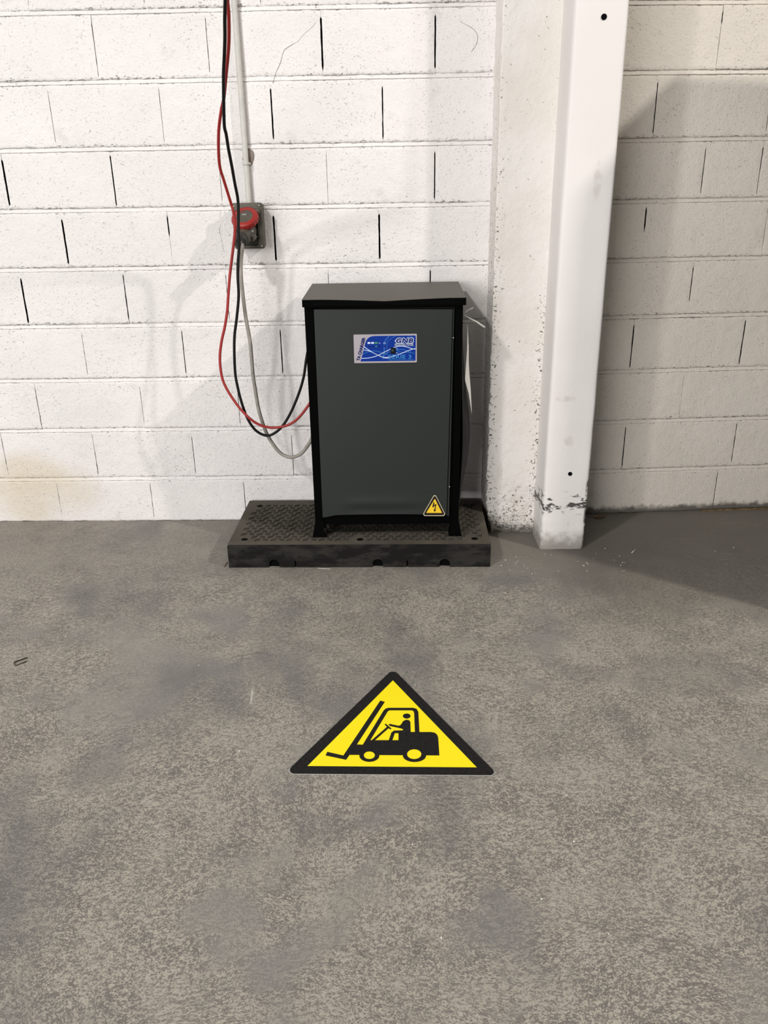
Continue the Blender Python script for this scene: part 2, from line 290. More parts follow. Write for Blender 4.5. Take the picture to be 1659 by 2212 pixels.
def column_mat():
    t = NT('painted_column'); x, y, z = t.xyz()
    c = t.mix(t.step(t.noise(3, 3)[0], .35, .65), (.76, .73, .71), (.725, .695, .67))
    # black scuff band near the foot, stronger towards the edges
    band = t.mul(t.step(z, .135, .165), t.step(z, .255, .21))
    core = t.mul(t.step(z, .158, .172), t.step(z, .202, .186))
    nn = t.noise(26, 6, .68, t.mapping((1, 1, 2.2)))[0]
    edge = t.math('MAXIMUM', t.step(x, .655, .625), t.step(x, .735, .765))
    s1 = t.step(t.math('ADD', nn, t.math('ADD', t.mul(core, .10), t.mul(edge, .06))), .605, .64)
    s1 = t.mul(s1, band)
    # chipped right-hand edge
    s2 = t.mul(t.step(t.noise(40, 5)[0], .50, .56), t.step(x, .762, .774), t.step(z, .32, .26))
    c = t.mix(t.mul(t.math('MAXIMUM', s1, s2), .93), c, (.035, .03, .028))
    ch = t.mul(t.step(t.noise(20, 4)[0], .63, .66), t.step(z, .15, .11))
    c = t.mix(t.mul(ch, .6), c, (.50, .46, .38))
    # pale brown rub marks
    for (mx, mz, sx, sz) in ((.665, .60, 22, 75), (.69, .44, 45, 40), (.72, 1.33, 60, 14)):
        d = t.math('ADD', t.math('POWER', t.mul(t.math('ADD', x, -mx), sx), 2.0), t.math('POWER', t.mul(t.math('ADD', z, -mz), sz), 2.0))
        c = t.mix(t.mul(t.step(d, 1.0, .2), t.step(t.noise(35, 4)[0], .3, .6), .38), c, (.46, .40, .36))
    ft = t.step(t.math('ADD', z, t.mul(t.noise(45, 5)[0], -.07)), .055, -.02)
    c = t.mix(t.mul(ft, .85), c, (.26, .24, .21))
    t.base(c); t.set(.5, .35)
    t.bump(t.math('ADD', t.mul(t.noise(55, 5, .6)[0], t.step(z, 1.2, .5, .25, 1.0)), t.mul(s1, -.6)), .35, .003); return t.m
def floor_mat():
    t = NT('worn_concrete'); x, y, z = t.xyz()
    w = t.noise(1.3, 2)[1]
    q = t.n('ShaderNodeVectorMath', operation='SCALE'); t.lk(w, q.inputs[0]); q.inputs['Scale'].default_value = .35
    a = t.n('ShaderNodeVectorMath', operation='ADD'); t.lk(t.pos(), a.inputs[0]); t.lk(q.outputs[0], a.inputs[1])
    wv = a.outputs[0]
    n1 = t.noise(270, 4, .66, t.mapping((1, 1.1, 1), rot=(0, 0, .5), vec=wv), .5)[0]
    n2 = t.noise(85, 5, .65, t.mapping((1, 1.5, 1), rot=(0, 0, -.4), vec=wv), .4)[0]
    big = t.noise(2.1, 5, .6, wv)[0]
    mid = t.noise(9, 4, .6, wv)[0]
    sp = t.step(t.math('ADD', t.mul(n1, .56), t.math('ADD', t.mul(n2, .36), t.mul(mid, .13))), .482, .582)
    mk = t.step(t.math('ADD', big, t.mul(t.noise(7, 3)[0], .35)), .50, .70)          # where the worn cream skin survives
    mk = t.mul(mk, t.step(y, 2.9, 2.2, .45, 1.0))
    smooth = t.mix(t.step(t.noise(3.1, 4)[0], .38, .62), (.190, .180, .172), (.245, .232, .208))
    speck = t.mix(sp, (.140, .129, .116), (.410, .380, .315))
    c = t.mix(t.step(mk, 0, 1, .32, .95), smooth, speck)
    c = t.mix(t.mul(t.step(mid, .35, .70), .22), c, (.262, .246, .214))
    # oily darker blots and tracks
    st = t.step(t.noise(1.7, 4, .55, t.mapping((1.5, .8, 1), loc=(3.1, 1.7, 0)))[0], .53, .68)
    c = t.mix(t.mul(st, .55), c, (.125, .120, .118))
    sv = t.step(t.noise(11, 4, .6)[0], .66, .76)
    c = t.mix(t.mul(sv, .35), c, (.07, .064, .06))
    # trodden dirt along the wall, heavier on the right
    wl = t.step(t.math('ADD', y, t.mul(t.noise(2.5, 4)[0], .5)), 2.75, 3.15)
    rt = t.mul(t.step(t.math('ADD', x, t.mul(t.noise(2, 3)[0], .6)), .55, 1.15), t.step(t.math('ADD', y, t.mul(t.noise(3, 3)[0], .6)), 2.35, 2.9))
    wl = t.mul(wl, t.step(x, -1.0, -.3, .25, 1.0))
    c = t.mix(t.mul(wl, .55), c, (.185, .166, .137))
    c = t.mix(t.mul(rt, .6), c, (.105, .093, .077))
    # separate oily blots, each with its own outline
    wob = t.mul(t.math('ADD', t.noise(6, 5, .6)[0], -.5), 2.4)
    for bx, by, rx, ry, k in ((-1.144, 2.568, .045, .04, .45), (.448, 2.583, .085, .055, .6), (.578, 1.973, .09, .045, .45), (-.338, 2.284, .085, .19, .35), (-.712, 1.594, .065, .09, .5), (-.607, 1.949, .095, .28, .3), (-.948, 2.498, .15, .14, .4), (-.165, 1.382, .07, .065, .45), (.894, 1.975, .2, .12, .35), (-.883, 1.501, .05, .10, .55)):
        d = t.math('ADD', t.math('POWER', t.mul(t.math('ADD', x, -bx), 1 / rx), 2.0), t.math('POWER', t.mul(t.math('ADD', y, -by), 1 / ry), 2.0))
        c = t.mix(t.step(t.math('ADD', d, wob), 1.6, .0, 0, k * .8), c, (.125, .118, .118))
    # one pale scrape left of the sign
    d = t.math('ADD', t.math('POWER', t.mul(t.math('ADD', t.math('ADD', x, .381), t.mul(t.math('ADD', y, -1.9), .08)), 1 / .003), 2.0), t.math('POWER', t.mul(t.math('ADD', y, -1.888), 1 / .045), 2.0))
    c = t.mix(t.step(d, 1.0, .3, 0, .7), c, (.55, .53, .50))
    # hairline cracks
    cr = t.math('ABSOLUTE', t.math('ADD', t.noise(1.15, 6, .58, t.mapping(loc=(5.2, 2.4, 0)))[0], -.5))
    crk = t.mul(t.step(cr, .0035, .0012), t.step(t.noise(2.6, 2, .5, t.mapping(loc=(9, 1, 0)))[0], .52, .6))
    c = t.mix(t.mul(crk, .28), c, (.07, .065, .06))
    # thin pale scratches
    for rot, off in ((.9, 0), (-.5, 7)):
        s = t.noise(6, 2, .5, t.mapping((.35, 9, 1), loc=(off, off, 0), rot=(0, 0, rot)))[0]
        sc = t.mul(t.step(t.math('ABSOLUTE', t.math('ADD', s, -.5)), .004, .001), t.step(t.noise(3.3, 3, .5, t.mapping(loc=(off, 4, 0)))[0], .58, .66))
        c = t.mix(t.mul(sc, .35), c, (.44, .42, .38))
    t.base(c); t.set(t.step(big, .3, .7, .50, .68), .35)
    t.bump(t.math('ADD', t.mul(sp, .6), t.math('ADD', t.mul(n1, .5), t.mul(crk, -.6))), .22, .0015); return t.m

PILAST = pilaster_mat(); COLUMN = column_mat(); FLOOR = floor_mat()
CHGREY = plain('dark_grey_powder_coat', (.021, .025, .0235), .42, .22, grain=.08, gs=700)
LIDLIT = plain('lit_lid_coat', (.075, .067, .053), .5, .3, grain=.08, gs=700)  # same coat as the door, with light from above painted in
BLACK = plain('black_frame_paint', (.0015, .0015, .0015), .6, .02)
BLACKB = plain('black_side_paint', (.006, .0055, .005), .5, .08)
def rubber_mat():
    t = NT('black_rubber'); g = t.n('ShaderNodeNewGeometry')
    sx = t.n('ShaderNodeSeparateXYZ'); t.lk(g.outputs['True Normal'], sx.inputs[0])
    up = t.step(sx.outputs[2], .3, .9)  # upward faces set lighter and browner than the sides
    mottle = t.step(t.noise(7, 5, .6)[0], .3, .7)
    topc = t.mix(mottle, (.070, .060, .047), (.098, .086, .068))
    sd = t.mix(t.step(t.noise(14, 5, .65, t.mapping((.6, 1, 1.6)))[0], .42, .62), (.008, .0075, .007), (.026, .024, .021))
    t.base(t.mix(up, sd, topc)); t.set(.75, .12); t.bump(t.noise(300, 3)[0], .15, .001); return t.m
RUBBER = rubber_mat()
HOLE = plain('hole_shade', (.003, .003, .003), .9, .05)  # black standing in for the shade inside holes and notches
STEEL = plain('bright_steel', (.62, .60, .57), .3, .5, 1)
DKSTEEL = plain('dull_steel_wire', (.10, .09, .07), .4, .5, .6)
RED = plain('red_plastic', (.30, .022, .018), .4, .4)
REDC = plain('red_cable_sheath', (.31, .018, .015), .45, .4)
BLKC = plain('black_cable_sheath', (.005, .005, .005), .5, .2)
GRYC = plain('grey_cable_sheath', (.27, .25, .22), .5, .4, var=.12)
SOCK = plain('grey_brown_plastic', (.085, .076, .060), .5, .3, var=.12)
SOCKD = plain('dark_socket_plastic', (.030, .028, .024), .5, .35)
PIPE = plain('pale_grey_pvc', (.53, .52, .48), .45, .4, var=.05)
PLASTER = plain('exposed_block', (.20, .165, .14), .95, .1, grain=.6, gs=120, var=.3)
CRACK = plain('crack_shadow', (.14, .13, .12), .95, .05)
YELLOW = plain('yellow_vinyl', (.95, .78, .006), .5, .3)
def vinyl():
    t = NT('black_vinyl'); n = t.noise(520, 2)[0]
    t.base(t.mix(t.step(n, .40, .66), (.007, .0065, .006), (.026, .025, .024))); t.set(.75, .12); t.bump(n, .4, .001); return t.m
BLKV = vinyl()
WHV = plain('white_vinyl', (.7, .7, .68), .6, .3)
LABGREY = plain('label_silver', (.36, .33, .36), .45, .2)
BLUE = plain('label_blue', (.002, .028, .24), .4, .12)
BLUED = plain('label_dark_blue', (.004, .008, .10), .4, .1)
BLUEL = plain('label_light_blue', (.045, .22, .50), .4, .15)
LWHITE = plain('label_white', (.62, .70, .85), .45, .2)
LGREEN = plain('label_green', (.05, .25, .09), .4, .4)
STYEL = plain('sticker_yellow', (.80, .52, .02), .45, .4, var=.08)
STCREAM = plain('sticker_cream', (.60, .54, .36), .5, .4)
STBLK = plain('sticker_black', (.010, .005, .006), .5, .3)
PAPER = plain('white_paper', (.70, .69, .65), .7, .2)
CLEAR = plain('milky_plastic', (.62, .60, .56), .4, .4)
BLOCKER = plain('grey_blocker_steel', (.25, .27, .29), .5, .4)
WOOD = plain('tan_strip', (.15, .10, .05), .8, .1, var=.4)
LEAF = plain('brown_leaf', (.16, .09, .04), .8, .2)

# ------------------------------------------------------------------ floor
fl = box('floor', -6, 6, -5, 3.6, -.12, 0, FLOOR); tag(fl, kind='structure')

# ------------------------------------------------------------------ block walls
ZJ = D['zj']; JH = .0065
def pinch(c, x, seed):
    r_ = random.Random(int(c * 131 + round(x * 40) * 7 + seed))
    lo_, hi_ = r_.uniform(.05, .10), r_.uniform(.86, .93)
    if seed == 11 and c == 5 and abs(x + .8074 + .4) < .1: lo_ = .55
    if seed == 29 and c == 5 and x < .8: lo_ = .52
    if seed == 29 and c == 8: lo_ = .70
    if seed == 29 and c == 4: lo_ = .25
    return lo_, hi_
def wall(name, rz, u0, u1, mat, joints, seed):
    root = box(name, u0, u1, .03, .16, 0, ZJ[-1], MORTAR); LOC[root] = Vector((0, 0, 0))
    me = root.data
    c = root.location.copy()
    for v in me.vertices: v.co += c
    root.location = (.411, 3.174, 0); root.rotation_euler = (0, 0, rz)
    tag(root, kind='structure')
    rnd = random.Random(seed)
    for ci in range(len(ZJ) - 1):
        z0 = ZJ[ci] + (JH if ci else 0.0); z1 = ZJ[ci + 1] - JH
        js = sorted(joints(ci)); ends = [(u0, 0)] + [j for j in js if u0 + .05 < j[0] < u1 - .05] + [(u1, 0)]
        for (a, ga), (b, gb) in zip(ends, ends[1:]):
            ga *= 1.12; gb *= 1.12; xa = a + ga / 2000; xb = b - gb / 2000
            nx = max(4, int((xb - xa) / .013)); off = rnd.uniform(-.0012, .0012); sd = rnd.uniform(0, 50)
            Q = [0, .012, .03, .06, .10, .15, .21, .28, .36, .44, .52, .60, .68, .75, .81, .86, .90, .94, .97, .988, 1]; nzv = len(Q) - 1
            vs = []; fs = []; eg = []
            tl = rnd.uniform(-.002, .002)
            for j in range(nzv + 1):
                for i in range(nx + 1):
                    p = i / nx; q = Q[j]; x = xa + (xb - xa) * p; z = z0 + (z1 - z0) * q
                    y = off + tl * (q - .5) + .0016 * nz(x * 6, z * 6, sd) + .0010 * nz(x * 30, z * 30, sd) + .0006 * nz(x * 75, z * 75, sd)
                    eb = min(j, nzv - j)
                    if eb < 2:
                        w_ = (1, .35)[eb]
                        y += .0035 * w_ + .0030 * w_ * max(0, nz(x * 40, sd, 5)); z += w_ * (.0024 * nz(x * 80, sd, ci) + (.0020 if j < 3 else -.0012) * nz(x * 27, sd, 3))
                    if i == 0 or i == nx:
                        g = (ga if i == 0 else gb) / 2000
                        hx = (a if i == 0 else b); lo_, hi_ = pinch(ci, hx, seed)
                        shut = max(sm(lo_ + .015, lo_ - .015, q), sm(hi_ - .015, hi_ + .015, q))
                        x += (1 if i else -1) * (g + .0004) * shut
                        y += .0010 * (1 - shut); x += (.0007 * nz(z * 60, sd, 9) + .0006 * nz(z * 160, sd, 2)) * min(1, g / .001)
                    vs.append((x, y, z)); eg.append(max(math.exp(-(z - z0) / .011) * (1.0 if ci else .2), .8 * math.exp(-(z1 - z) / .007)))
            n0 = nx + 1
            for j in range(nzv):
                for i in range(nx): fs.append((j * n0 + i, j * n0 + i + 1, (j + 1) * n0 + i + 1, (j + 1) * n0 + i))
            rim = [i for i in range(n0)] + [j * n0 + nx for j in range(1, nzv + 1)] + [nzv * n0 + i for i in range(nx - 1, -1, -1)] + [j * n0 for j in range(nzv - 1, 0, -1)]
            k0 = len(vs)
            for k in rim: vs.append((vs[k][0], .0302, vs[k][2])); eg.append(0)
            for k in range(len(rim)):
                k2 = (k + 1) % len(rim); fs.append((rim[k], k0 + k, k0 + k2, rim[k2]))
            o = mesh('concrete_block', vs, fs, (mat, MORTAR), root, True)
            nf = (n0 - 1) * nzv
            o.data.polygons.foreach_set('material_index', [0] * nf + [1] * (len(fs) - nf))
            at = o.data.attributes.new('rim_crumb_shade', 'FLOAT', 'POINT'); at.data.foreach_set('value', eg)
            o.data.set_sharp_from_angle(angle=.9)
        # the painted bed joint on top of this course, with the plugs that close the ends of the open upright joints
        zc = ZJ[ci + 1]; nb = int((u1 - u0) / .012); prof = ((.030, .0088), (.0062, .0088), (.0040, .0050), (.0010, -.001), (-.0012, -.0062), (.0012, -.0072), (.005, -.0080), (.030, -.0084))
        vs = []; fs = []; m_ = len(prof)
        for i in range(nb + 1):
            x = u0 + (u1 - u0) * i / nb
            wob = .0022 * nz(x * 2.2, zc * 9, seed) + .0010 * nz(x * 14, zc * 9, seed)
            for k, (py, pz) in enumerate(prof):
                jit = .0016 * nz(x * 45, zc * 7 + k * 3, seed) if 0 < k < m_ - 1 else 0
                vs.append((x, py + jit * .7 + (.001 * nz(x * 8, k, zc) if 0 < k < m_ - 1 else 0), zc + pz + wob + jit * .5))
        for i in range(nb):
            for k in range(m_ - 1): fs.append((i * m_ + k, i * m_ + k + 1, (i + 1) * m_ + k + 1, (i + 1) * m_ + k))
        o = mesh('mortar_joint', vs, fs, mat, root, True); o.data.set_sharp_from_angle(angle=1.0)
    return root
def jl(c):
    got = [tuple(j) for j in D['jl'].get(str(c), [])]
    x = -.206 if c % 2 == 0 else -.405
    while x > -3.2:
        if all(abs(x - g[0]) > .1 for g in got): got.append((x, 1.8))
        x -= .4
    return [g for g in got if g[0] < -.012]
JR = {1: [(.6, 3), (1.072, 3)], 2: [(.82, .6)], 3: [(.592, 4), (1.042, 4)], 4: [(.803, 2.5)], 5: [(.595, 5), (1.064, .8)], 6: [(.795, 2.5), (1.01, 2.5)], 7: [(.591, 3)], 8: [(.796, 3)]}
def jr(c):
    got = list(JR.get(c, [])); x = .2 if c % 2 == 0 else .39
    lo = min([g[0] for g in got], default=9); hi = max([g[0] for g in got], default=.6)
    got += [(x_, 2) for x_ in [hi + .42 * k for k in range(1, 8)]]
    got += [(lo - .4, 2)] if lo < 9 and lo > .45 else []
    return [g for g in got if g[0] > .05]
aL, aR = math.atan(-.0217), math.atan(.0464)
wl = wall('wall_left', aL, -3.4, .02, WHITE, jl, 11)
wr = wall('wall_right', aR, .004, 3.2, CREAM, jr, 29)
# hairline cracks in the paint and the chipped patch behind the pipe clip
for line in D['cracks']:
    b = tubebm([(x, .0002, z) for x, z in catmull([(p[0], p[1], 0) for p in line], 3) and [(q.x, q.y) for q in catmull([(p[0], p[1], 0) for p in line], 3)]], .0006, 5)
    frombm('crack', b, CRACK, wl)
rp = random.Random(5)
def chip(cx_, cz_, rx, rz_, n=18):
    return [(cx_ + rx * math.cos(2 * math.pi * i / n) * rp.uniform(.65, 1.1), cz_ + rz_ * math.sin(2 * math.pi * i / n) * rp.uniform(.7, 1.1)) for i in range(n)]
frombm('chipped_patch', prism(chip(-.886, 1.434, .023, .031), lambda x, z, d: (x, d, z), -.0035, .004), PLASTER, wl, label='bare brown block where the paint has flaked off')

# ------------------------------------------------------------------ pilaster and column
def pilaster():
    x0, x1, y0, y1, H = .413, .80, 3.0, 3.20, 2.6
    nx, nzv, nd = 26, 150, 8; vs = []; fs = []
    cols = nd + nx + 1
    for j in range(nzv + 1):
        t = j / nzv; z = H * t ** 1.35
        cut = .030 * sm(.16, 0, z)
        for i in range(cols + 1):
            if i <= nd:                        # left face, from the wall forward
                y = y1 + (y0 + .004 - y1) * i / nd; x = x0 + (cut * .8 * (i / nd))
                x += .0025 * nz(y * 20, z * 20, 4)
            else:
                p = (i - nd - 1) / nx; x = x0 + cut + .004 + (x1 - x0 - cut - .004) * p; y = y0 + .0015 * nz(x * 12, z * 12, 1) + .001 * nz(x * 50, z * 50, 2)
                if i == nd + 1: x += .0; y += .001
            e = 1.0 if i in (nd, nd + 1) else 0
            if e:
                amp = .0045 + .006 * sm(.9, 0, z)
                x += amp * max(-.3, nz(z * 22, 3, 0)) + .5 * amp * nz(z * 90, 7, 0)
            if i > nd:
                rough = sm(.3, .02, z); y += .005 * rough * nz(x * 40, z * 40, 8) + .012 * sm(.05, 0, z)
            vs.append((x, y, z))
    n0 = cols + 1
    for j in range(nzv):
        for i in range(cols): fs.append((j * n0 + i, j * n0 + i + 1, (j + 1) * n0 + i + 1, (j + 1) * n0 + i))
    # back, right side, top, bottom
    k = len(vs)
    for z in (0, H): vs.extend([(x1, y1, z)])
    fs.append([j * n0 + cols for j in range(nzv + 1)][::-1] + [k, k + 1])
    fs.append([i for i in range(n0)] + [k]); fs.append([nzv * n0 + i for i in range(n0)][::-1] + [k + 1][:0] + [k + 1])
    fs.append([j * n0 for j in range(nzv + 1)] + [k + 1, k])
    o = mesh('trim_1', vs, fs, PILAST, None, False, centre=True); tag(o, 'rough white painted concrete pilaster against the block wall', kind='structure'); return o
pilaster()
def column():
    x0, x1, y0, y1, H = .607, .777, 2.835, 3.0005, 2.6; b = .012; nzv = 130; ring = []
    def arc(cx_, cy_, a0):
        return [(cx_ + b * math.cos(a0 + k * math.pi / 8), cy_ + b * math.sin(a0 + k * math.pi / 8)) for k in range(5)]
    ring += [(x0, y1 - .0), (x0, y1 - .05), (x0, y0 + .06)] + arc(x0 + b, y0 + b, math.pi) + [(x0 + (x1 - x0) * k / 6, y0) for k in range(1, 6)] + arc(x1 - b, y0 + b, 1.5 * math.pi) + [(x1, y0 + .06), (x1, y1)]
    vs = []; fs = []; n = len(ring)
    for j in range(nzv + 1):
        z = H * (j / nzv) ** 1.3
        for i, (x, y) in enumerate(ring):
            dx = .0012 * nz(z * 8, i * .15, 0); low = sm(.45, .03, z)
            dy = .0008 * nz(x * 20, z * 12, 5) + .0020 * low * nz(x * 30, z * 30, 3)
            if 2 <= i <= 8: dx += .0035 * low * nz(z * 45, 2, i * .1) + .004 * max(0, nz(z * 9, 14, 0)) * low
            if n - 8 <= i: dx -= .004 * low * abs(nz(z * 45, 5, i * .1))
            if z < .02: dy += .004 * (1 - z / .02) * (1 if i > 1 else 0)
            vs.append((x + dx, y + (dy if 0 < i < n - 1 else 0), z))
    for j in range(nzv):
        for i in range(n): fs.append((j * n + i, j * n + (i + 1) % n, (j + 1) * n + (i + 1) % n, (j + 1) * n + i))
    fs.append(list(range(n))[::-1]); fs.append([nzv * n + i for i in range(n)])
    o = mesh('trim_2', vs, fs, COLUMN, None, True); o.data.set_sharp_from_angle(angle=1.2)
    tag(o, 'white painted square column with black scuffs near its foot', kind='structure')
    for hx, hz, hr in ((.7005, 1.795, .0085), (.702, .312, .0075)):
        frombm('bolt_hole_disc', lathe([(0, -.0022), (hr, -.0024), (hr * 1.08, .002)], 20, axis((hx, y0, hz), (0, 1, 0))), HOLE, o)  # flat black disc on the face, painting the shade of a hole
    return o
column()
frombm('baseboard_right', prism([(1.37, 3.209), (1.95, 3.2365), (1.95, 3.2310), (1.62, 3.2145), (1.37, 3.2055)], lambda x, y, d: (x, y, d), 0, .006), WOOD)
tag(bpy.data.objects['baseboard_right'], 'thin tan strip along the foot of the right wall', kind='structure')

# ------------------------------------------------------------------ rubber platform
PW, PD, PH = .982, .462, .094
pt = thing('platform', (-.588, 2.721, 0), 'low black rubber platform with chequered tread under the charger', 'platform', math.atan2(-.030, .982))
def platform():
    notch = [(.172, .020), (.562, .020), (.812, .020)]; slits = [.252, .672]
    prof = [(0, 0)]
    for x in sorted([n[0] for n in notch] + slits):
        if x in slits: prof += [(x - .0035, 0), (x - .002, .028), (x + .002, .028), (x + .0035, 0)]
        else: prof += [(x - .020, 0), (x - .0195, .014)] + [(x - .0195 * math.cos(a), .014 + .0195 * math.sin(a)) for a in [math.pi * k / 10 for k in range(1, 10)]] + [(x + .0195, .014), (x + .020, 0)]
    prof += [(PW, 0), (PW, PH - .008), (PW - .003, PH - .002), (PW - .008, PH), (.008, PH), (.003, PH - .002), (0, PH - .008)]
    for nx_, _ in notch: box('notch_shade', nx_ - .026, nx_ + .026, .0115, .0175, .0005, .040, HOLE, pt)  # black blocks added to stand in for shade inside the notches
    frombm('front_wall', prism(prof, lambda x, z, d: (x, d, z), 0, .0110), RUBBER, pt)
    b = bmesh.new(); bxbm(b, 0, .02, .010, PD, 0, PH, .004, 2); bxbm(b, PW - .02, PW, .010, PD, 0, PH, .004, 2); bxbm(b, .02, PW - .02, PD - .02, PD, 0, PH - .01)
    frombm('skirt', b, RUBBER, pt)
    box('deck', .004, PW - .004, .0095, PD - .001, PH - .018, PH - .0002, RUBBER, pt)
    # moulded tread: pairs of bars that lean alternately
    b = bmesh.new(); cx_, cy_ = .0305, .0270; rows = int((PD - .06) / cy_); cols = int((PW - .05) / cx_)
    holes = [(.057, .394), (.057, .049), (.495, .045), (.925, .047)]
    for j in range(rows):
        for i in range(cols):
            px = .03 + (i + .5 + (.5 if j % 2 else 0)) * cx_; py = .032 + (j + .5) * cy_
            if px > PW - .028: continue
            if any((px - hx) ** 2 + (py - hy) ** 2 < .030 ** 2 for hx, hy in holes): continue
            lean = .52 if (i + j) % 2 == 0 else -.42
            for s in (-1, 1):
                M = Matrix.Translation((px + s * .0 , py + s * .0055, PH)) @ Matrix.Rotation(lean, 4, 'Z')
                t = bmesh.new()
                L, w_, h = (.0125 if lean > 0 else .0105), .0021, .0021
                A = [t.verts.new(p) for p in ((-L, -w_, -.001), (L, -w_, -.001), (L, w_, -.001), (-L, w_, -.001))]; Bq = [t.verts.new(p) for p in ((-L * .9, -w_ * .4, h), (L * .9, -w_ * .4, h), (L * .9, w_ * .4, h), (-L * .9, w_ * .4, h))]
                t.faces.new(Bq)
                for k in range(4): t.faces.new((A[k], A[(k + 1) % 4], Bq[(k + 1) % 4], Bq[k]))
                join(b, t, M)
    o = frombm('tread', b, RUBBER, pt); o['kind'] = 'stuff'
    for hx, hy in holes:
        frombm('bolt_boss', lathe([(.0125, PH - .001), (.0125, PH + .0008), (.027, PH + .0012), (.030, PH - .001)], 28, Matrix.Translation((hx, hy, 0))), RUBBER, pt)
        frombm('bolt_hole_disc', lathe([(0, PH + .0002), (.0128, PH + .0004), (.0130, PH - .002)], 24, Matrix.Translation((hx, hy, 0))), HOLE, pt)  # black disc on the deck in place of the hole's shade
platform()

# ------------------------------------------------------------------ battery charger
ch = thing('battery_charger', (.01, 2.775, PH + .0022), 'dark grey forklift battery charger cabinet with black frame standing on the rubber platform', 'charger', -.02)
X0, X1, DB = -.27, .27, .355
box('body', X0 + .012, X1 - .016, .022, DB, .05, .868, BLACKB, ch, .003)
# front posts: folded steel that splays into feet
def post(sgn):
    b = bmesh.new()
    xo, xi = (X0, X0 + .032) if sgn < 0 else (X1, X1 - .026)
    z = .0
    bxbm(b, min(xo, xi), max(xo, xi), 0, .03, .06, .872, .002)
    t = bmesh.new(); fo = xo + sgn * .012; fi = xi + (-sgn) * .010
    lowr = [(fo, -.006), (fi, -.006), (fi, .045), (fo, .045)]; upr = [(xo, 0), (xi, 0), (xi, .03), (xo, .03)]
    A = [t.verts.new((x, y, 0)) for x, y in lowr]; B = [t.verts.new((x, y, .062)) for x, y in upr]
    t.faces.new(A[::-1]); t.faces.new(B)
    for k in range(4): t.faces.new((A[k], A[(k + 1) % 4], B[(k + 1) % 4], B[k]))
    join(b, t)
    return frombm('frame_post', b, BLACK, ch)
pl_ = post(-1); pr_ = post(1)
for sgn in (-1, 1):
    b = bmesh.new(); xo = X0 if sgn < 0 else X1
    bxbm(b, min(xo, xo - sgn * .03), max(xo, xo - sgn * .03), DB - .03, DB, .0, .872, .002); frombm('rear_post', b, BLACK, ch)
box('foot_tab', X0 + .030, X0 + .043, -.004, .004, .001, .036, BLACKB, ch, .0015)
box('top_rail', X0 + .03, X1 - .024, .002, .024, .846, .868, BLACK, ch, .001)
box('bottom_rail', X0 + .03, X1 - .024, .006, .03, .046, .092, BLACK, ch, .001)
# lid with dented front lip
def lid():
    xa, xb, ya, yb = -.275, .279, -.012, DB + .004; nx, ny = 40, 8; vs = []; fs = []
    za, zb = .8775, .8915
    for j in range(ny + 1):
        for i in range(nx + 1):
            x = xa + (xb - xa) * i / nx; q = j / ny; y = ya + (yb - ya) * q
            dent = .0085 * max(0, 1 - abs(x - .004) / .22) ** 1.3 * (1 - q) ** 3
            z = za + (zb - za) * q - dent; y2 = y + .006 * max(0, 1 - abs(x - .004) / .2) * (1 - q) ** 4
            vs.append((x, y2, z))
    n0 = nx + 1
    for j in range(ny):
        for i in range(nx): fs.append((j * n0 + i, j * n0 + i + 1, (j + 1) * n0 + i + 1, (j + 1) * n0 + i))
    top = mesh('lid', vs + [(v[0], v[1], v[2] - .0015) for v in vs], fs + [tuple(k + len(vs) for k in q[::-1]) for q in fs] + [(i, len(vs) + i, len(vs) + i + 1, i + 1) for i in range(nx)], LIDLIT, ch, True)
    top.data.set_sharp_from_angle(angle=.6)
    fv = []; ff = []
    for i in range(nx + 1):
        v = vs[i]; fv += [(v[0], v[1] - .0006, v[2] - .0012), (v[0], v[1] - .001, v[2] - .004), (v[0], -.012, .852), (v[0], -.008, .8515), (v[0], v[1] + .004, v[2] - .004)]
    for i in range(nx):
        for k in range(4): ff.append((i * 5 + k, i * 5 + k + 1, i * 5 + 5 + k + 1, i * 5 + 5 + k))
    mesh('lid_lip', fv, ff, BLACK, top, False, label='black folded front lip of the lid, dented in the middle')
    box('lid_side', xa, xa + .003, -.011, yb, .852, .8765, BLACK, top); box('lid_side', xb - .003, xb, -.011, yb, .852, .8765, BLACK, top)
    b = bmesh.new()
    for k in range(52):
        x = -.235 + k * .0092
        for zz in (.8665, .8605): bxbm(b, x, x + .0058, -.0138, -.0115, zz - .0011, zz + .0011)
    o = frombm('vent_ridge', b, plain('vent_black', (.004, .004, .004), .5, .05), top); o['kind'] = 'stuff'
lid()
